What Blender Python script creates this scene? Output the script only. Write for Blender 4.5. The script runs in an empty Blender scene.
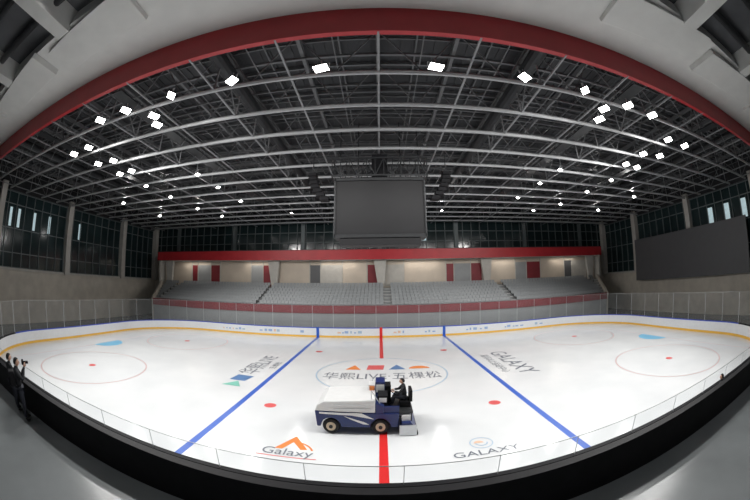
import bpy, bmesh, math, random
from mathutils import Matrix, Vector
random.seed(7)
S=bpy.context.scene; COL=S.collection
try:
    S.view_settings.view_transform='Standard'
except Exception: pass
# ------------------------------------------------------------ materials
def mat(name,c,rough=.6,metal=0.,var=.0,scale=4.,emit=None,es=0.,spec=.5,bump=0.,alt=None,stretch=None):
    m=bpy.data.materials.new(name); m.use_nodes=True; nt=m.node_tree; b=nt.nodes['Principled BSDF']
    b.inputs['Base Color'].default_value=(*c,1); b.inputs['Roughness'].default_value=rough; b.inputs['Metallic'].default_value=metal
    b.inputs['Specular IOR Level'].default_value=spec
    if emit: b.inputs['Emission Color'].default_value=(*emit,1); b.inputs['Emission Strength'].default_value=es
    tc=nt.nodes.new('ShaderNodeTexCoord'); n=nt.nodes.new('ShaderNodeTexNoise'); n.inputs['Scale'].default_value=scale; n.inputs['Detail'].default_value=6
    if stretch:
        mp=nt.nodes.new('ShaderNodeMapping'); mp.inputs['Scale'].default_value=stretch; nt.links.new(tc.outputs['Object'],mp.inputs[0]); nt.links.new(mp.outputs[0],n.inputs['Vector'])
    else: nt.links.new(tc.outputs['Object'],n.inputs['Vector'])
    v=var if var else .03
    r=nt.nodes.new('ShaderNodeValToRGB'); e=r.color_ramp.elements
    e[0].position=.3; e[1].position=.7
    lo=alt if alt else tuple(max(0,x*(1-v)) for x in c)
    e[0].color=(*lo,1); e[1].color=(*[min(1,x*(1+v)) for x in c],1)
    nt.links.new(n.outputs['Fac'],r.inputs[0]); nt.links.new(r.outputs[0],b.inputs['Base Color'])
    if bump:
        bp=nt.nodes.new('ShaderNodeBump'); bp.inputs['Strength'].default_value=bump; bp.inputs['Distance'].default_value=.02
        nt.links.new(n.outputs['Fac'],bp.inputs['Height']); nt.links.new(bp.outputs[0],b.inputs['Normal'])
    return m
def glassmat(name,tint,fac=.12,rough=.05):
    m=bpy.data.materials.new(name); m.use_nodes=True; nt=m.node_tree; nt.nodes.clear()
    o=nt.nodes.new('ShaderNodeOutputMaterial'); mx=nt.nodes.new('ShaderNodeMixShader'); t=nt.nodes.new('ShaderNodeBsdfTransparent'); g=nt.nodes.new('ShaderNodeBsdfPrincipled')
    t.inputs[0].default_value=(*tint,1); g.inputs['Base Color'].default_value=(.75,.8,.82,1); g.inputs['Roughness'].default_value=rough
    mx.inputs[0].default_value=fac; nt.links.new(t.outputs[0],mx.inputs[1]); nt.links.new(g.outputs[0],mx.inputs[2]); nt.links.new(mx.outputs[0],o.inputs[0]); return m
M=dict(
 ice=mat('ice_surface',(.80,.815,.825),.15,0,.02,.35,spec=.35,alt=(.745,.765,.78)),
 blue=mat('line_blue',(.03,.12,.55),.3), red=mat('line_red',(.75,.03,.03),.3), circ=mat('circle_thin_red',(.62,.42,.42),.3),
 circb=mat('circle_blue_grey',(.42,.55,.68),.3), crease=mat('crease_blue',(.22,.58,.85),.3),
 white=mat('board_white',(.80,.82,.84),.35), railb=mat('board_rail_blue',(.03,.08,.55),.35), kick=mat('kick_yellow',(.85,.5,.08),.4),
 black=mat('black_rubber',(.009,.009,.011),.6,0,.2,spec=.2), dark=mat('dark_grey_metal',(.035,.037,.04),.45,.3,.1),
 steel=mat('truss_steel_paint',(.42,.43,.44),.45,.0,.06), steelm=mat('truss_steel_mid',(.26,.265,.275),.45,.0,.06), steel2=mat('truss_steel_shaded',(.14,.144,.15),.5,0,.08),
 deck=mat('roof_deck',(.04,.042,.046),.7,0,.12,2,stretch=(8,.3,1)),
 redp=mat('red_fascia_paint',(.45,.022,.03),.4,0,.08,1), redd=mat('red_panel',(.22,.022,.03),.5,0,.1,1),
 conc=mat('concrete',(.58,.54,.47),.75,0,.10,.8,bump=.1), concl=mat('concrete_column',(.52,.50,.46),.7,0,.08,1.5),
 plas=mat('ceiling_panel_grey',(.70,.70,.68),.65,0,.04,1), plasd=mat('ceiling_recess_dark',(.10,.103,.11),.7,0,.1,1),
 floor=mat('epoxy_floor_grey',(.18,.195,.20),.27,0,.12,.6,spec=.5), cream=mat('suite_cream',(.60,.52,.43),.6,0,.08,.5),
 seat=mat('seat_grey',(.30,.315,.325),.5,0,.05,1), tier=mat('tier_concrete',(.33,.34,.345),.7,0,.06,1), alu=mat('aluminium_post',(.6,.62,.64),.35,.6),
 wglass=mat('window_dark_glass',(.016,.030,.032),.12,0,.3,.3), mull=mat('mullion_grey',(.17,.195,.20),.5,.2), day=mat('daylight_pane',(.3,.38,.4),.4,0,.3,2,emit=(.62,.80,.85),es=.5),
 lamp=mat('lamp_lens',(1,1,1),.3,emit=(1,.99,.96),es=18.), screen=mat('screen_off',(.024,.024,.026),.45,0,.05,1,spec=.3), screen2=mat('screen_grey',(.10,.102,.108),.5,0,.04,1),
 navy=mat('machine_navy',(.012,.028,.13),.3), mwhite=mat('machine_white',(.75,.76,.76),.35,0,.03), tyre=mat('tyre_rubber',(.015,.015,.016),.8), hub=mat('hub_tan',(.62,.5,.36),.5), orange=mat('orange_paint',(.85,.25,.05),.4),
 skin=mat('skin',(.55,.33,.24),.5), cloth=mat('black_clothes',(.015,.016,.02),.8,0,.2,8), jeans=mat('dark_trousers',(.02,.023,.035),.8,0,.2,8), hair=mat('black_hair',(.008,.007,.007),.6),
 txt=mat('ice_print_dark',(.16,.18,.22),.3), txtb=mat('ice_print_blue',(.10,.22,.45),.3), txtg=mat('ice_print_green',(.2,.55,.45),.3), txtr=mat('ice_print_red',(.75,.12,.12),.3),
 adb=mat('ad_pale_blue',(.35,.48,.72),.4), ado=mat('ad_pale_orange',(.8,.55,.4),.4),
 glass=glassmat('rink_glass',(.95,.96,.965),.06),
)
# ------------------------------------------------------------ mesh builder
class MB:
    def __init__(s): s.v=[];s.f=[];s.m=[];s.mats=[]
    def mi(s,k):
        if k not in s.mats: s.mats.append(k)
        return s.mats.index(k)
    def add(s,vs,fs,k):
        o=len(s.v); s.v+= [tuple(v) for v in vs]; i=s.mi(k)
        for f in fs: s.f.append(tuple(o+a for a in f)); s.m.append(i)
    def box(s,a,b,k):
        vs=[(x,y,z) for x in (a[0],b[0]) for y in (a[1],b[1]) for z in (a[2],b[2])]
        s.add(vs,[(0,1,3,2),(4,6,7,5),(0,4,5,1),(2,3,7,6),(0,2,6,4),(1,5,7,3)],k)
    def beam(s,p,q,w,h,k,up=(0,0,1)):
        p=Vector(p);q=Vector(q); d=(q-p).normalized(); u=Vector(up)
        if abs(d.dot(u))>.98: u=Vector((0,1,0))
        r=d.cross(u).normalized(); u=r.cross(d).normalized()
        vs=[e+r*(a*w/2)+u*(c*h/2) for e in (p,q) for a in (-1,1) for c in (-1,1)]
        s.add(vs,[(0,1,3,2),(4,6,7,5),(0,4,5,1),(2,3,7,6),(0,2,6,4),(1,5,7,3)],k)
    def cyl(s,p,q,r,k,n=8,r2=None,cap=True):
        r2=r if r2 is None else r2
        p=Vector(p);q=Vector(q); d=(q-p).normalized(); u=Vector((0,0,1)) if abs(d.z)<.9 else Vector((1,0,0))
        a=d.cross(u).normalized(); b=a.cross(d)
        vs=[]
        for e,R in ((p,r),(q,r2)):
            for i in range(n):
                t=2*math.pi*i/n; vs.append(e+a*math.cos(t)*R+b*math.sin(t)*R)
        fs=[(i,(i+1)%n,n+(i+1)%n,n+i) for i in range(n)]
        if cap: fs+=[tuple(range(n-1,-1,-1)),tuple(range(n,2*n))]
        s.add(vs,fs,k)
    def torus(s,c,ax,R,r,k,n=20,m=8):
        c=Vector(c);d=Vector(ax).normalized();u=Vector((0,0,1)) if abs(d.z)<.9 else Vector((1,0,0));a=d.cross(u).normalized();b=a.cross(d)
        vs=[];fs=[]
        for i in range(n):
            t=2*math.pi*i/n; e=a*math.cos(t)+b*math.sin(t)
            for j in range(m):
                w=2*math.pi*j/m; vs.append(c+e*(R+r*math.cos(w))+d*(r*math.sin(w)))
        for i in range(n):
            for j in range(m): fs.append((i*m+j,((i+1)%n)*m+j,((i+1)%n)*m+(j+1)%m,i*m+(j+1)%m))
        s.add(vs,fs,k)
    def prism(s,prof,y0,y1,k,axis='y'):
        n=len(prof)
        if axis=='y': vs=[(x,y0,z) for x,z in prof]+[(x,y1,z) for x,z in prof]
        elif axis=='x': vs=[(y0,x,z) for x,z in prof]+[(y1,x,z) for x,z in prof]
        else: vs=[(x,z,y0) for x,z in prof]+[(x,z,y1) for x,z in prof]
        s.add(vs,[(i,(i+1)%n,n+(i+1)%n,n+i) for i in range(n)]+[tuple(range(n-1,-1,-1)),tuple(range(n,2*n))],k)
    def ring(s,c,r0,r1,z,k,n=64,a0=0,a1=2*math.pi):
        vs=[];fs=[]
        for i in range(n+1):
            t=a0+(a1-a0)*i/n
            vs+= [(c[0]+r0*math.cos(t),c[1]+r0*math.sin(t),z),(c[0]+r1*math.cos(t),c[1]+r1*math.sin(t),z)]
        for i in range(n): fs.append((2*i,2*i+1,2*i+3,2*i+2))
        s.add(vs,fs,k)
    def build(s,name,parent=None,smooth=False,bevel=0,loc=None,rot=None):
        me=bpy.data.meshes.new(name); me.from_pydata(s.v,[],s.f)
        for k in s.mats: me.materials.append(M[k])
        me.polygons.foreach_set('material_index',s.m)
        bm=bmesh.new(); bm.from_mesh(me); bmesh.ops.recalc_face_normals(bm,faces=bm.faces); bm.to_mesh(me); bm.free()
        if smooth:
            me.polygons.foreach_set('use_smooth',[True]*len(me.polygons))
        me.update(); o=bpy.data.objects.new(name,me); COL.objects.link(o)
        if bevel:
            b=o.modifiers.new('bevel','BEVEL'); b.width=bevel; b.segments=2; b.limit_method='ANGLE'
        if parent: o.parent=parent
        if loc: o.location=loc
        if rot: o.rotation_euler=rot
        return o
def empty(name,loc=(0,0,0),rz=0):
    o=bpy.data.objects.new(name,None); COL.objects.link(o); o.location=loc; o.rotation_euler=(0,0,rz); o.empty_display_size=.2; return o
# ------------------------------------------------------------ camera
F,H,C,CX,PI_,YW,RL=327.65,6.2628,22.0132,-.09,.1009,.0132,-.0111
cam=bpy.data.cameras.new('camera'); co=bpy.data.objects.new('camera',cam); COL.objects.link(co)
cam.type='PANO'
t=cam if hasattr(cam,'panorama_type') else cam.cycles
t.panorama_type='FISHEYE_EQUISOLID'; t.fisheye_lens=F*36/750; t.fisheye_fov=math.radians(200)
cam.sensor_width=36; cam.sensor_height=24; cam.sensor_fit='HORIZONTAL'; cam.clip_start=.05; cam.clip_end=300
co.matrix_world=Matrix.Translation((CX,-C,H))@(Matrix.Rotation(YW,4,'Z')@Matrix.Rotation(math.pi/2+PI_,4,'X')@Matrix.Rotation(RL,4,'Z'))
S.camera=co
w=bpy.data.worlds.new('world'); S.world=w; w.use_nodes=True; w.node_tree.nodes['Background'].inputs[0].default_value=(.6,.7,.8,1); w.node_tree.nodes['Background'].inputs[1].default_value=.25
# ------------------------------------------------------------ shell
XW=42.; YB=28.; YN=-34.; ZD=18.5; ZC=15.4; YR=-12.8
b=MB(); b.box((-XW,YN,-.4),(XW,YB,-.06),'floor'); b.build('floor')
A_,B_,R_=30.,15.,8.5
def path(off=0,n=14):
    a,bb,r=A_+off,B_+off,R_+off; pts=[]
    def line(p,q,k):
        for i in range(k): pts.append((p[0]+(q[0]-p[0])*i/k,p[1]+(q[1]-p[1])*i/k))
    def arc(cx,cy,a0):
        for i in range(n): 
            t=a0+math.pi/2*i/n; pts.append((cx+r*math.cos(t),cy+r*math.sin(t)))
    ca,cb=A_-R_,B_-R_
    line((-ca,-bb),(ca,-bb),18); arc(ca,-cb,-math.pi/2); line((a,-cb),(a,cb),6); arc(ca,cb,0); line((ca,bb),(-ca,bb),18); arc(-ca,cb,math.pi/2); line((-a,cb),(-a,-cb),6); arc(-ca,-cb,math.pi)
    return pts
P0=path(0)
b=MB(); b.add([(x,y,0) for x,y in P0]+[(x,y,-.06) for x,y in P0],[tuple(range(len(P0)))],'ice'); b.build('ice_rink')
# markings
b=MB(); bl=7.26
for s_ in (-1,1):
    b.box((s_*bl-.16,-15,.0),(s_*bl+.16,15,.004),'blue')
    yg=B_-R_+math.sqrt(R_**2-(26-(A_-R_))**2)
    b.box((s_*26-.03,-yg,.0),(s_*26+.03,yg,.004),'circ')
    b.ring((s_*26,0),0,1.8,.006,'crease',24,math.pi/2 if s_>0 else -math.pi/2,math.pi*1.5 if s_>0 else math.pi/2)
    for y in (-7,7):
        b.ring((s_*20,y),4.46,4.56,.004,'circ'); b.ring((s_*20,y),0,.3,.006,'txtr',20); b.ring((s_*5.64,y),0,.32,.006,'txtr',20)
b.box((-.16,-15,.0),(.16,-4.5,.004),'red'); b.box((-.16,4.5,0),(.16,15,.004),'red')
b.box((-.16,-2.3,0),(.16,-1.9,.004),'red')
b.ring((0,0),4.43,4.53,.005,'circb')
b.build('rink_markings')
# logos
def text(s,size,loc,rz,k,parent,sx=1.,ext=.0,name='lettering',rx=0):
    cu=bpy.data.curves.new('t','FONT'); cu.body=s; cu.size=size; cu.align_x='CENTER'; cu.align_y='CENTER'; cu.extrude=ext
    o=bpy.data.objects.new('t',cu); COL.objects.link(o); bpy.context.view_layer.update()
    me=bpy.data.meshes.new_from_object(o); bpy.data.objects.remove(o); me.materials.clear(); me.materials.append(M[k])
    n=bpy.data.objects.new(name,me); COL.objects.link(n); n.parent=parent; n.location=loc; n.rotation_euler=(rx,0,rz); n.scale=(sx,1,1); return n
e=empty('ice_logo',(0,0,0)); text('华熙LIVE·五棵松',1.75,(0,-.9,.008),0,'txt',e,.64)
b=MB(); b.prism([(-1.1,.9),(-1.0,2.2),(.2,2.2),(.1,.9)],.006,.008,'txtr','z'); b.prism([(.5,.9),(1.1,2.3),(1.7,.9)],.006,.008,'txtb','z'); b.ring((2.7,1.0),0,.75,.008,'orange',20,0,math.pi)
b.prism([(-2.6,.9),(-2.0,2.2),(-1.5,.9)],.006,.008,'orange','z'); b.build('emblem',e)
e=empty('ice_logo',(-9.0,0,0)); text('华熙LIVE',1.7,(-.1,1.2,.008),math.pi/2,'txt',e,.9); text('五棵松',.6,(1.1,1.2,.008),math.pi/2,'txt',e,1.2)
b=MB(); b.prism([(-.7,-3.4),(-.6,-2.1),(.6,-2.2),(.4,-3.4)],.006,.008,'txtb','z'); b.prism([(-.7,-4.6),(0,-3.5),(.6,-4.6)],.006,.008,'txtg','z'); b.build('emblem',e)
e=empty('ice_logo',(9.2,1.0,0)); text('GALAXY',2.0,(.6,0,.008),-math.pi/2,'txt',e,.95); text('银河冰上运动中心',.75,(-.8,0,.008),-math.pi/2,'txt',e,.95)
e=empty('ice_logo',(-3.5,-11.3,0)); text('Galaxy',.75,(0,-.35,.012),0,'txt',e,.95); 
b=MB(); b.prism([(-.55,-.1),(.05,1.1),(.7,.0),(.45,-.05),(.05,.55),(-.25,-.1)],.006,.009,'orange','z'); b.ring((0,-.35),.9,.98,.007,'orange',40,math.pi*.1,math.pi*.45); b.prism([(-1.1,-.75),(-1.1,-.70),(1.15,-.67),(1.15,-.72)],.006,.008,'txtr','z'); b.build('emblem',e)
e=empty('ice_logo',(3.7,-11.3,0)); text('GALAXY',.55,(0,-.6,.012),0,'txt',e,1.2)
b=MB(); b.ring((0,.2),.42,.47,.008,'circb',40); b.ring((-.1,.2),0,.2,.008,'ado',24,0,math.pi); b.ring((0,.2),.2,.26,.009,'circb',24,math.pi,2*math.pi); b.build('emblem',e)
# ------------------------------------------------------------ boards
def strip(b,o0,z0,o1,z1,kf):
    p=path(o0);q=path(o1);n=len(p)
    for i in range(n):
        j=(i+1)%n; k=kf(*p[i])
        if k: b.add([(*p[i],z0),(*p[j],z0),(*q[j],z1),(*q[i],z1)],[(0,1,2,3)],k)
b=MB()
strip(b,0,0,0,.22,lambda x,y:'kick'); strip(b,-.004,.22,-.004,1.1,lambda x,y:'white')
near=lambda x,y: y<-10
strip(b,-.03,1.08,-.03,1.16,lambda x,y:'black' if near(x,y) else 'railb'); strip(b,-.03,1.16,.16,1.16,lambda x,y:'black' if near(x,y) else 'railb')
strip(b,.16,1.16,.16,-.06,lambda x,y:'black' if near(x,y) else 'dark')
for s_ in (-1,0,1):
    b.box((s_*bl-.16,14.96,0),(s_*bl+.16,14.99,1.2),'blue' if s_ else 'red')
b.build('rink_boards')
b=MB()
x=-21
while x<21:
    wd=random.uniform(.15,.6); k=random.choice(['adb','adb','adb','ado','circb'])
    yy=14.97
    if abs(x)<20.5 and min(abs(x-a) for a in (-bl,0,bl))>1.3 and math.sin(x*1.3)>-.35: b.box((x,yy,.5),(x+wd*.8,yy+.02,.5+random.choice([.15,.28])),k)
    x+=wd+random.uniform(.05,.3)
b.build('board_advertising')
# glass
pts=path(.06); n=len(pts)
b=MB(); top=lambda x,y: 1.78 if (y<-14.9 and abs(x)<21.6) else 3.75
for i in range(n):
    j=(i+1)%n; mx=((pts[i][0]+pts[j][0])/2,(pts[i][1]+pts[j][1])/2); tz=top(*mx)
    b.add([(*pts[i],1.16),(*pts[j],1.16),(*pts[j],tz),(*pts[i],tz)],[(0,1,2,3)],'glass')
    b.beam((*pts[i],tz),(*pts[j],tz),.015,.018,'alu')
acc=0
for i in range(n):
    j=(i+1)%n; p=Vector(pts[i]);q=Vector(pts[j]); L=(q-p).length; d=(q-p)/L
    tz=top((p.x+q.x)/2,(p.y+q.y)/2); sp=2.44; hw_=.008 if tz<2 else .017
    tt=-acc%sp
    while tt<L:
        c=p+d*tt; b.box((c.x-hw_,c.y-hw_,1.16),(c.x+hw_,c.y+hw_,tz),'alu'); tt+=sp
    acc=(acc+L)%sp
b.build('rink_glass')
# ------------------------------------------------------------ near walkway + parapet
ZW=2.0; YP=-C+4.2
b=MB(); b.box((-XW+.02,-22.6,1.7),(XW-.02,YP,ZW),'floor'); b.box((-XW+.02,YP-.15,-.06),(XW-.02,YP,1.7),'black')
for i in range(5): b.box((-XW+.02,-34+.02,1.7),(XW-.02,-22.6-i*1.0,ZW+.35*(i+1)),'tier')
b.build('walkway_floor')
b=MB(); b.box((-XW+.02,YP,-.06),(XW-.02,YP+.12,2.94),'black'); b.box((-XW+.02,YP-.04,2.94),(XW-.02,YP+.16,3.0),'black')
b.build('parapet_wall')
# ------------------------------------------------------------ walls
def glazed(b,axis,fixed,u0,u1,z0,z1,du,zs,inw,day=None):
    def bx(ua,ub,d0,d1,za,zb,k):
        f0,f1=sorted((fixed+inw*d0,fixed+inw*d1))
        if axis=='x': b.box((ua,f0,za),(ub,f1,zb),k)
        else: b.box((f0,ua,za),(f1,ub,zb),k)
    bx(u0,u1,-.05,0,z0,z1,'wglass')
    u=u0
    while u<=u1: bx(u-.04,u+.04,0,.16,z0,z1,'mull'); u+=du
    for z in zs: bx(u0,u1,0,.12,z-.05,z+.05,'mull')
    if day:
        for (ua,ub,za,zb) in day: bx(ua,ub,.01,.03,za,zb,'day')
b=MB(); b.box((-XW,YB,-.4),(XW,YB+.4,11.),'conc'); b.box((-XW,YB+.06,11.),(XW,YB+.4,ZD),'dark')
glazed(b,'x',YB,-XW,XW,11.,15.8,1.45,[11.1,12.6,14.2,15.7],-1,[(5.9,6.5,12.7,13.6),(6.6,7.2,12.7,13.6)])
for x in range(-36,40,12): b.box((x-.3,YB-.4,11.1),(x+.3,YB,16),'mull')
b.build('wall_back')
for s_,nm in ((-1,'wall_left'),(1,'wall_right')):
    b=MB(); f=s_*XW
    b.box((min(f,f+s_*.4),YN,-.4),(max(f,f+s_*.4),YB,6.4),'conc'); b.box((min(f+s_*.06,f+s_*.4),YN,6.4),(max(f+s_*.06,f+s_*.4),YB,ZD),'dark')
    day=[(y,y+.45,11.2,13.4) for y in (-9.4,-6.3,-4.8,-1.9,1.0,7.3)]
    if s_>0: day=[(y,y+.9,11.2,13.4) for y in (-10.4,-9.1,-6.2,-3.0,.2)]
    glazed(b,'y',f,YN,YB,6.4,15.3,1.6,[6.5,8.2,11.0,13.8,15.2],-s_,day)
    for y in (-33,-20.8,-8.1,4.9,17.6,27.2):
        b.box((min(f,f-s_*.9),y-.45,6.2),(max(f,f-s_*.9),y+.45,ZD-2.5),'concl')
    b.box((min(f,f-s_*.5),YN,6.2),(max(f,f-s_*.5),YB,6.45),'concl')
    b.box((min(f,f-s_*.3),YN,15.3),(max(f,f-s_*.3),YB,ZD),'dark')
    b.build(nm)
b=MB(); b.box((-XW,YN-.4,-.4),(XW,YN,ZD),'plasd'); b.build('wall_front')
# ------------------------------------------------------------ ceiling
b=MB(); b.box((-XW,YR,ZD),(XW,YB,ZD+.3),'deck')
x=-XW
while x<XW: b.box((x,YR,ZD-.06),(x+.18,YB,ZD),'deck'); x+=.6
ZN=16.85
b.box((-XW,-17.2,ZN),(XW,YR-.0,ZN+.3),'plas')
b.box((-XW,YN,ZN+.9),(XW,-17.2,ZN+1.2),'plasd'); b.box((-XW,-17.4,ZN),(XW,-17.2,ZN+1.0),'plas')
b.box((-XW,YR-.3,ZN+.3),(XW,YR,ZD+.3),'plas')
b.build('ceiling')
b=MB()
for s_ in (-1,1):
    for (x0,x1,z) in ((9.5,16,.25),(17,24.5,.35),(26,33,.25)):
        a,c=sorted((s_*x0,s_*x1)); b.prism([(a,-16.9),(c,-17.6),(c,-15.2),(a,-14.6)],ZN-z,ZN,'plas','z')
    for x0 in (7,14,21):
        a=s_*x0; b.prism([(a-.5,-17.2),(a+.5,-17.2),(a+.5,-24),(a-.5,-24)],ZN-.3,ZN+.95,'plas','z')
    for y in (-19,-21.5): b.cyl((s_*3,y,ZN+.5),(s_*34,y,ZN+.5),.28,'dark',10)
b.build('ceiling_bulkhead',bevel=.03)
b=MB(); b.box((-XW+.02,YR-.05,ZC),(XW-.02,YR+.2,ZN+.1),'redp'); b.build('trim_red_beam')
# roof trusses
b=MB()
ys=[]; y=-C+12.0
while y<YB-1: ys.append(y); y+=2.95
for i,y in enumerate(ys):
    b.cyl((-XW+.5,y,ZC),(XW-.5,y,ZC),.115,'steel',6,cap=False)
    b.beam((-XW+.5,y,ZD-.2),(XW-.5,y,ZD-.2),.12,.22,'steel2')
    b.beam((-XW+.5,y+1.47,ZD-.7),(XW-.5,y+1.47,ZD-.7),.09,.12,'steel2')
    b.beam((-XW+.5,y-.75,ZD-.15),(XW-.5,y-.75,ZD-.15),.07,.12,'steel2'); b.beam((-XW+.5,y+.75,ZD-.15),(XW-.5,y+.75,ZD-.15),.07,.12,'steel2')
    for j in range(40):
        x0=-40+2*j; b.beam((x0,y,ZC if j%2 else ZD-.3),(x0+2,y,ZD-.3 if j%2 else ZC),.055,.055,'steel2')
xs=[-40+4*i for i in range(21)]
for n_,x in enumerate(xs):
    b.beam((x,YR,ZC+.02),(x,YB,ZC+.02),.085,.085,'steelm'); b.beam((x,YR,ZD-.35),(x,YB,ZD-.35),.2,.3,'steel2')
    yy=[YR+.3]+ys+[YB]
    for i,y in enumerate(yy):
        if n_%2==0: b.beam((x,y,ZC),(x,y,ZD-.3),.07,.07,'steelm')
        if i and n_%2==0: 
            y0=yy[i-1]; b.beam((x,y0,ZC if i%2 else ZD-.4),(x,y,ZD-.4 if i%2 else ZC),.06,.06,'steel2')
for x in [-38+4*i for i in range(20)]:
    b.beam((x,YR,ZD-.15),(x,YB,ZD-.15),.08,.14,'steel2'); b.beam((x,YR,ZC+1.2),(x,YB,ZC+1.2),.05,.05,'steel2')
b.build('roof_truss')
b=MB()
for x in (-14,14,-24,24):
    b.box((x-.45,YR+1,ZC+.55),(x+.45,YB-1,ZC+.62),'dark')
    for s_ in (-1,1): b.beam((x+s_*.45,YR+1,ZC+1.5),(x+s_*.45,YB-1,ZC+1.5),.05,.05,'steel2')
b.build('catwalk')
b=MB()
for x in (-8,8,-31,31): b.cyl((x,YR+1,ZD-1.3),(x,YB-1,ZD-1.3),.42,'dark',12)
b.build('air_duct',smooth=False)
# ------------------------------------------------------------ flood lights
H0=15.0
spots=[(-2.4,11),(2.4,11),(-6.5,11),(6.5,11),(-10,11),(10,11),(-13.4,11),(13.4,11.2),(-15.8,11),(15.8,11.3),(-12.7,13.4),(12.7,13.4),(-12.2,12.4),(12.2,12.2),
(-22.3,13.6),(22.5,13.4),(-20,13.5),(20,13.4),(-22,16.4),(22,16.2),(-20.1,16.6),(20.1,16.6),(-20.3,19.3),(20.3,19.2),(-22,19.4),(22,19.4),
(-15,22.5),(15,22.5),(-15,26.5),(15,26.5),(-22,23.5),(22,23.5),(-22,28),(22,28),(-15,32),(15,32),(-22,34),(22,34),(-11,39),(7.7,39),(20,38),(-21,39),(-30,28),(30,28),(-30,36),(30,36)]
for i,(x,d) in enumerate(spots):
    y=-C+d; e=empty('floodlight',(x,y,H0)); big=d<20
    aim=Vector((x*(1.25 if abs(x)<12 else .55),y+(-2.5 if big else 0),0))-Vector((x,y,H0)); q=aim.to_track_quat('-Z','Y')
    sc=.84 if big else .62
    m=MB(); m.box((-.40,-.27,0),(.40,.27,.07),'dark'); m.box((-.36,-.23,-.015),(.36,.23,0),'lamp')
    for a in range(-4,5): m.box((a*.085-.01,-.24,.07),(a*.085+.01,.24,.15),'dark')
    for s_ in (-1,1): m.box((s_*.43-.012,-.03,-.02),(s_*.43+.012,.03,.3),'steel')
    m.box((-.44,-.03,.28),(.44,.03,.31),'steel'); o=m.build('lamp_head',e); o.rotation_mode='QUATERNION'; o.rotation_quaternion=q; o.scale=(sc,)*3
    m=MB(); m.cyl((0,0,.2),(0,0,ZC-H0+.05),.03,'steel'); m.build('hanger',e)
    L=bpy.data.lights.new('spot','SPOT'); L.energy=850 if big else 600; L.spot_size=math.radians(155); L.spot_blend=.6; L.shadow_soft_size=.18; L.color=(1,.985,.96)
    lo=bpy.data.objects.new('bulb',L); COL.objects.link(lo); lo.parent=e; lo.location=q@Vector((0,0,-.25)); lo.rotation_mode='QUATERNION'; lo.rotation_quaternion=Vector((x*(.45 if abs(x)>12 else 1)-x,(6 if d<20 else -3 if d<33 else -12),-H0)).to_track_quat('-Z','Y')
# ------------------------------------------------------------ scoreboard
e=empty('scoreboard',(0,0,0)); m=MB()
m.box((-3.0,-.6,9.5),(3.0,.9,13.2),'screen'); m.box((-3.1,-.7,9.25),(3.1,1.0,9.5),'dark'); m.box((-3.1,-.7,13.2),(3.1,1.0,13.4),'dark')
for s_ in (-1,1): m.box((s_*3.05-.06,-.7,9.3),(s_*3.05+.06,1.,13.4),'dark')
m.box((-2.7,-.7,8.75),(2.7,.9,9.2),'screen')
m.build('screen_box',e,bevel=.02)
m=MB()
for z in (13.6,14.9):
    for y in (-.6,.9): m.beam((-3.3,y,z),(3.3,y,z),.1,.1,'dark')
    for x in (-3.3,3.3): m.beam((x,-.6,z),(x,.9,z),.1,.1,'dark')
for i in range(12):
    x=-3.3+i*.6
    for y in (-.6,.9): m.beam((x,y,13.6 if i%2 else 14.9),(x+.6 if i<11 else x,y,14.9 if i%2 else 13.6),.06,.06,'dark'); m.beam((x,y,13.6),(x,y,14.9),.05,.05,'dark')
m.box((-.55,-.5,13.4),(.55,.7,15.2),'black')
for x in (-2.8,-1.5,1.5,2.8): m.cyl((x,.1,13.3),(x,.1,ZD-.4),.04,'dark')
m.build('hoist_frame',e)
for s_ in (-1,1):
    e=empty('hanging_speaker',(s_*4.75,0,13.9)); m=MB()
    for i in range(7):
        y=s_*(-.035*i*i*.7); z=-.3*i
        m.prism([(-.32+y,z-.13),(-.25+y,z+.13),(.25+y,z+.13),(.32+y,z-.13)],-.4,.4,'black','y')
    m.cyl((0,0,.1),(0,0,1.5),.04,'dark'); m.box((-.45,-.35,.13),(.45,.35,.22),'dark'); m.build('line_array',e,bevel=.01)
# wall screen
m=MB(); m.box((XW-1.3,-6.2,4.9),(XW-1.05,17.2,11.3),'screen2'); m.box((XW-1.05,-6.0,5.1),(XW-.95,17,11.1),'dark')
for y in (-5,1,7,13,16.5): m.box((XW-1.05,y-.1,6.7),(XW-.5,y+.1,6.9),'dark'); m.box((XW-1.05,y-.1,10.5),(XW-.2,y+.1,10.8),'dark')
m.build('video_wall')
# ------------------------------------------------------------ far stand
X0,X1=33.4,37.2
b=MB()
def xe(y): return X0+(X1-X0)*(y-17.2)/7.6
b.box((-X0,17.2,-.06),(X0,17.4,3.1),'tier'); b.box((-X0-.02,17.1,2.6),(X0+.02,17.45,3.55),'redd')
for i in range(7):
    y=17.4+i; b.box((-xe(y),y,-.06),(xe(y),y+1.0,3.2+i*.38),'tier'); b.box((-xe(y),y-.02,3.2+i*.38-.06),(xe(y),y+.05,3.2+i*.38),'plas')
b.box((-X1,24.4,-.06),(X1,25.15,5.6),'tier')
for s_ in (-1,1):
    vs=[(s_*xe(17.1),17.1,-.05),(s_*xe(24.6),24.6,-.05),(s_*xe(24.6),24.6,6.5),(s_*xe(17.1),17.1,3.7)]; vs+= [(x+s_*.3,y,z) for x,y,z in vs]
    b.add(vs,[(0,1,2,3),(4,5,6,7),(0,1,5,4),(1,2,6,5),(2,3,7,6),(3,0,4,7)],'conc')
G=b
b=MB()
for i in range(7):
    y=17.4+i; z=3.2+i*.38+.01; xx=xe(y)-.4; x=-xx
    while x<xx-.4:
        if abs((x+100)%16.7)>.9:
            b.box((x,y+.35,z+.38),(x+.46,y+.75,z+.44),'seat'); b.add([(x,y+.72,z+.42),(x+.46,y+.72,z+.42),(x+.46,y+.86,z+.82),(x,y+.86,z+.82)],[(0,1,2,3)],'seat'); b.box((x+.2,y+.5,z),(x+.26,y+.6,z+.38),'dark')
        x+=.5
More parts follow.
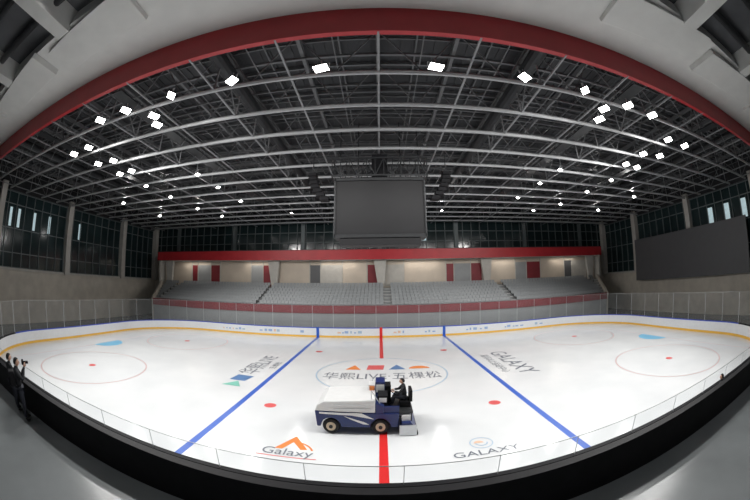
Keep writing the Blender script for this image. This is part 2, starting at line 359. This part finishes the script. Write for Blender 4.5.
b.build('stadium_seating')
# suites (part of the grandstand building)
b=G
YS=25.2
b.box((-X1,YS,5.6),(X1,YS+.2,9.5),'cream')
x=-X1+.2; i=0
pat=[('cream',6.2),('redd',1.2),('tier',2.6),('redd',1.8),('cream',5.6),('tier',2.0),('redd',2.6),('cream',4.8),('screen2',1.6),('concl',3.2),('cream',3.6),('redd',2.0),('concl',3.3)]
while x<X1-.5:
    k,wd=pat[i%len(pat)]; b.box((x,YS-.06,5.75),(min(X1,x+wd-.12),YS,8.9),k)
    if x+wd<X1: b.box((x+wd-.14,YS-.12,5.6),(x+wd-.02,YS,9.5),'concl')
    x+=wd; i+=1
for x in (-35.5,-15.7,0,15.7,35.5):
    b.prism([(x-.9,9.5),(x+.9,9.5),(x+.5,5.6),(x-.3,5.6)],YS-.9,YS-.4,'concl')
for s_ in (-1,1): b.box((s_*X1-.15,23.6,5.6),(s_*X1+.15,YB-.1,11.),'concl')
XF=37.5
b.box((-XF,23.45,9.55),(XF,YB-.1,9.75),'plas'); b.box((-XF,23.2,9.55),(XF,23.45,11.0),'redp'); b.box((-XF,23.45,10.85),(XF,YB-.1,11.),'plasd')
b.box((-XF,23.15,10.95),(XF,23.5,11.05),'dark')
b.build('grandstand')
for i in range(6):  # lamps added under the soffit to light the suite panels, standing in for room lighting
    x=-30+12*i; e=empty('suite_fill_light',(x,24.4,9.5)); m=MB(); m.box((-2.5,-.08,-.06),(2.5,.08,.04),'mwhite'); m.build('fill_housing',e,bevel=.01)
    L=bpy.data.lights.new('fill_strip','AREA'); L.shape='RECTANGLE'; L.size=5; L.size_y=.12; L.energy=42; L.color=(1,.93,.84)
    lo=bpy.data.objects.new('fill_strip',L); COL.objects.link(lo); lo.parent=e; lo.location=(0,0,-.08)
# near downlights over walkway
for x in (-22,-13,-6.5,6.5,13,22):
    e=empty('downlight',(x,-19.8,ZN-.1)); m=MB(); m.cyl((0,0,0),(0,0,.3),.16,'mwhite',16); m.cyl((0,0,-.01),(0,0,.0),.12,'lamp',16); m.build('can',e)
    m2=MB(); m2.cyl((0,0,.3),(0,0,1.0),.03,'dark'); m2.build('stem',e)
    L=bpy.data.lights.new('spot','SPOT'); L.energy=480; L.spot_size=math.radians(110); L.spot_blend=.5; L.shadow_soft_size=.1
    lo=bpy.data.objects.new('bulb',L); COL.objects.link(lo); lo.parent=e; lo.location=(0,0,-.12)
# ------------------------------------------------------------ people
def skinmesh(name,verts,edges,rad,k,parent,sub=2,root=0):
    me=bpy.data.meshes.new(name); me.from_pydata(verts,edges,[]); me.materials.append(M[k]); o=bpy.data.objects.new(name,me); COL.objects.link(o); o.parent=parent
    md=o.modifiers.new('skin','SKIN'); md.use_smooth_shade=True
    if not me.skin_vertices: 
        bm=bmesh.new(); bm.from_mesh(me); bm.verts.layers.skin.verify(); bm.to_mesh(me); bm.free()
    for i,r in enumerate(rad):
        sv=me.skin_vertices[0].data[i]; r=(r,r) if not isinstance(r,tuple) else r; sv.radius=r; sv.use_root=(i==root)
    s=o.modifiers.new('sub','SUBSURF'); s.levels=sub; s.render_levels=sub; return o
def hand(parent,wrist,d,n,side,curl=.5):
    d=Vector(d).normalized(); n=Vector(n).normalized(); s=d.cross(n).normalized()*side
    W=Vector(wrist); vs=[W,W+d*.05]; ed=[(0,1)]; rd=[.026,(.032,.018)]
    for i,(o,l) in enumerate(((.032,.072),(.011,.08),(-.011,.075),(-.031,.06))):
        p=W+d*.09+s*o; k=len(vs); vs.append(p); ed.append((1,k)); rd.append(.010)
        c=d.copy()
        for j in range(3):
            c=(c+n*curl*.8).normalized(); p=p+c*l/3*(1.15-.12*j); vs.append(p); ed.append((k+j,k+j+1)); rd.append(.0095-.001*j)
    k=len(vs); p=W+d*.035+s*.035; vs.append(p); ed.append((1,k)); rd.append(.012)
    p=p+(d*.7+s*.6+n*.3).normalized()*.035; vs.append(p); ed.append((k,k+1)); rd.append(.011); p=p+(d*.9+n*.4).normalized()*.028; vs.append(p); ed.append((k+1,k+2)); rd.append(.009)
    skinmesh('hand',[tuple(v) for v in vs],ed,rd,'skin',parent,1)
def head(parent,c,rot):
    h=empty('head',c); h.parent=parent; h.rotation_euler=rot; h.scale=(1.08,)*3
    bm=bmesh.new(); bmesh.ops.create_uvsphere(bm,u_segments=20,v_segments=14,radius=.1)
    for v in bm.verts:
        v.co.x*=.76; v.co.z*=1.15; v.co.y*=.98
        if v.co.z<-.03 and v.co.y>0: v.co.y*=.92; v.co.x*=.88
        if v.co.z<-.06 and v.co.y<0: v.co.y*=.6
    me=bpy.data.meshes.new('face'); bm.to_mesh(me); bm.free(); me.materials.append(M['skin']); me.polygons.foreach_set('use_smooth',[True]*len(me.polygons)); o=bpy.data.objects.new('face',me); COL.objects.link(o); o.parent=h
    m=MB(); m.add([(-.012,.09,.02),(.012,.09,.02),(-.017,.09,-.025),(.017,.09,-.025),(0,.122,-.02)],[(0,1,4),(0,4,2),(1,3,4),(2,4,3)],'skin')
    for s_ in (-1,1):
        m.prism([(-.015,-.03),(.015,-.02),(.02,.02),(-.01,.025)],s_*.074,s_*.088,'skin','x'); m.cyl((s_*.03,.078,.012),(s_*.03,.094,.012),.01,'hair',8)
    m.box((-.022,.08,-.053),(.022,.093,-.047),'txtr'); m.build('features',h)
    bm=bmesh.new(); bmesh.ops.create_uvsphere(bm,u_segments=20,v_segments=14,radius=.108)
    bmesh.ops.delete(bm,geom=[v for v in bm.verts if v.co.z<.02+ (v.co.y*.55) - (0.05 if v.co.y<0 else 0)],context='VERTS')
    for v in bm.verts: v.co.x*=.78; v.co.z*=1.15
    me=bpy.data.meshes.new('hair'); bm.to_mesh(me); bm.free(); me.materials.append(M['hair']); me.polygons.foreach_set('use_smooth',[True]*len(me.polygons)); o=bpy.data.objects.new('hair',me); COL.objects.link(o); o.parent=h
def person(loc,rz,J,hd,hrot,palm,name='person',scale=1.):
    e=empty(name,loc,rz); e.scale=(scale,)*3
    vs=[J['pel'],J['sp'],J['ch'],J['nk'],J['hd']]; ed=[(0,1),(1,2),(2,3),(3,4)]; rd=[(.17,.13),(.17,.13),(.20,.14),.075,.055]
    for s_,t in ((-1,'l'),(1,'r')):
        k=len(vs); vs+=[J['sh'+t],J['el'+t],J['wr'+t]]; ed+=[(2,k),(k,k+1),(k+1,k+2)]; rd+=[.085,.066,.045]
    skinmesh('jacket',vs,ed,rd,'cloth',e)
    vs=[J['pel']]; ed=[]; rd=[(.16,.13)]
    for t in 'lr':
        k=len(vs); a=Vector(J['hip'+t]);kn=Vector(J['kn'+t]); vs+=[tuple(a),tuple((a+kn)/2),tuple(kn),J['an'+t]]; ed+=[(0,k),(k,k+1),(k+1,k+2),(k+2,k+3)]; rd+=[.105,.098,.075,.06]
    skinmesh('trousers',vs,ed,rd,'jeans',e)
    for t in 'lr':
        a=Vector(J['an'+t]); f=Vector(J['toe'+t])
        skinmesh('shoe',[tuple(a),tuple(a+Vector((0,0,-.04))),tuple((a+f)/2+Vector((0,0,-.02))),tuple(f)],[(0,1),(1,2),(2,3)],[.045,.042,.042,.036],'hair',e,1)
        el=Vector(J['el'+t]); wr=Vector(J['wr'+t]); hand(e,wr,(wr-el).normalized(),palm[t],1 if t=='l' else -1)
    head(e,hd,hrot); return e
J=dict(pel=(0,0,.97),sp=(0,-.01,1.15),ch=(0,-.01,1.36),nk=(0,0,1.5),hd=(0,.02,1.58),shl=(-.2,0,1.43),shr=(.2,0,1.43),ell=(-.27,.17,1.22),elr=(.27,.17,1.22),wrl=(-.08,.33,1.5),wrr=(.1,.3,1.55),
 hipl=(-.1,0,.9),hipr=(.1,0,.9),knl=(-.12,.03,.5),knr=(.12,.0,.5),anl=(-.13,0,.1),anr=(.14,-.05,.1),toel=(-.15,.17,.045),toer=(.17,.11,.045))
ep=person((-9.95,-18.2,ZW),math.radians(-20),J,(0,.05,1.67),(0,0,0),dict(l=(.6,.5,0),r=(-.6,.5,0)),'photographer',scale=1.03)
m=MB(); m.box((-.075,.25,1.6),(.075,.33,1.71),'black'); m.cyl((0,.33,1.655),(0,.5,1.655),.042,'black',16); m.box((-.03,.26,1.71),(.03,.33,1.74),'black'); m.build('handheld_camera',ep,bevel=.006)
m=MB(); m.box((-.16,-.32,1.02),(.16,-.12,1.45),'black'); m.box((-.12,-.37,1.05),(.12,-.32,1.28),'black'); m.build('backpack',ep,bevel=.05)
J2=dict(J); J2.update(ell=(-.26,.0,1.15),elr=(.26,.0,1.15),wrl=(-.26,.1,.9),wrr=(.26,.1,.9))
person((13.8,-15.5,-.06),math.radians(30),J2,(0,.03,1.67),(0,0,0),dict(l=(1,0,0),r=(-1,0,0)),'rink_attendant')
person((-10.8,-18.15,ZW),math.radians(-5),J2,(0,.03,1.67),(0,0,0),dict(l=(1,0,0),r=(-1,0,0)),'spectator')
# ------------------------------------------------------------ ice resurfacer
ZX=-.66
e=empty('ice_resurfacer',(ZX,-8.75,0.008))
hw=1.0
def arch(cx,r,z0,n=8): return [(cx+r*math.cos(math.pi-math.pi*i/n),z0+r*math.sin(math.pi-math.pi*i/n)) for i in range(n+1)]
m=MB()
prof=[(-2.02,.36)]+arch(-1.45,.42,.36)+arch(.55,.42,.36)+[(1.25,.36),(1.3,1.0),(-2.08,1.08)]
m.prism(prof[::-1],-hw,hw,'navy')
m.build('chassis',e,bevel=.03)
m=MB()
m.prism([(-2.08,1.08),(.35,1.04),(.35,1.62),(-1.7,1.52),(-1.98,1.34)],-hw,hw,'mwhite')
m.prism([(.35,1.0),(.7,1.0),(.7,1.35),(.35,1.5)],-hw,hw,'navy')
m.build('snow_tank',e,bevel=.04)
m=MB()
m.prism([(-1.9,1.03),(-.2,1.03),(.3,.75),(-.6,.92),(-1.9,.96)],-hw-.012,-hw,'mwhite'); m.prism([(-.9,.88),(-.1,.62),(.1,.5),(-.15,.52),(-.6,.72)],-hw-.012,-hw,'mwhite')
m.box((-1.3,-hw-.03,1.2),(.2,-hw,1.23),'alu'); m.box((-1.3,-hw-.03,1.38),(.2,-hw,1.41),'alu')
m.build('livery_stripe',e)
for x in (-1.45,.55):
    for s_ in (-1,1):
        w_=MB(); c=(x,s_*(hw-.14),.36); w_.torus(c,(0,1,0),.25,.11,'tyre',24,10); w_.cyl((x,s_*(hw-.22),.36),(x,s_*(hw-.02),.36),.2,'hub',18); w_.cyl((x,s_*(hw-.02),.36),(x,s_*(hw+.03),.36),.08,'dark',10); w_.build('wheel',e,smooth=False)
m=MB(); dx=.34
m.box((.6,-.9,.95),(1.85,.9,1.05),'dark'); m.box((.7,-.92,1.02),(1.3,-.86,1.3),'navy')
m.box((.35,.05,1.5),(.75,.85,2.05),'navy'); m.box((.75,.1,1.05),(1.0,.8,1.85),'black'); m.box((.33,.1,1.7),(.345,.8,1.95),'mwhite'); m.box((.45,-.75,1.35),(.85,.0,1.7),'black'); m.box((.38,.04,1.6),(.72,.05,1.95),'mwhite'); m.box((.5,-.762,1.42),(.8,-.75,1.62),'mwhite')
m.box((.05,.3,1.5),(.33,.95,1.85),'mwhite'); m.box((.1,.25,1.6),(.3,.3,1.8),'orange')
m.box((1.0+dx,-.45,1.05),(1.45+dx,.25,1.32),'black'); m.box((1.4+dx,-.45,1.3),(1.52+dx,.25,1.8),'black')
m.cyl((.62+dx,-.1,1.05),(.82+dx,-.1,1.62),.03,'dark'); m.torus((.82+dx,-.1,1.62),(.5,0,.85),.2,.022,'black',20,6)
m.cyl((.2,-.9,1.5),(.2,-.9,2.0),.02,'alu'); m.cyl((.2,.9,1.5),(.2,.9,2.05),.02,'alu'); m.cyl((.2,-.9,2.0),(.6,-.9,1.3),.02,'alu')
m.build('driver_station',e,bevel=.015)
m=MB()
m.prism([(1.35,.03),(1.95,.03),(2.0,.3),(1.75,.62),(1.4,.62)],-1.12,1.12,'navy'); m.box((1.3,-1.16,.02),(2.0,-1.1,.5),'alu'); m.box((1.3,1.1,.02),(2.0,1.16,.5),'alu')
m.box((2.0,-1.1,.0),(2.06,1.1,.12),'black')
for s_ in (-1,1): m.beam((1.1,s_*.6,.75),(1.7,s_*.6,.6),.1,.1,'dark'); m.cyl((1.15,s_*.6,.94),(1.6,s_*.6,.6),.04,'alu'); m.cyl((1.8,s_*.8,.5),(1.8,s_*.8,.96),.03,'dark')
m.box((1.4,-.95,.62),(1.75,-.65,.88),'mwhite')
m.build('conditioner',e,bevel=.015)
Jd=dict(pel=(0,0,0),sp=(0,.0,.18),ch=(0,.02,.4),nk=(0,.05,.54),hd=(0,.06,.60),shl=(-.2,.02,.47),shr=(.2,.02,.47),ell=(-.27,.2,.26),elr=(.27,.2,.26),wrl=(-.16,.4,.28),wrr=(.16,.4,.28),
 hipl=(-.1,.03,-.01),hipr=(.1,.03,-.01),knl=(-.14,.42,.04),knr=(.14,.42,.04),anl=(-.14,.5,-.3),anr=(.14,.5,-.3),toel=(-.15,.64,-.36),toer=(.15,.64,-.36))
person((ZX+1.2+dx,-8.85,1.45),math.radians(90),Jd,(0,.09,.70),(0,0,0),dict(l=(0,.2,-1),r=(0,.2,-1)),'driver')
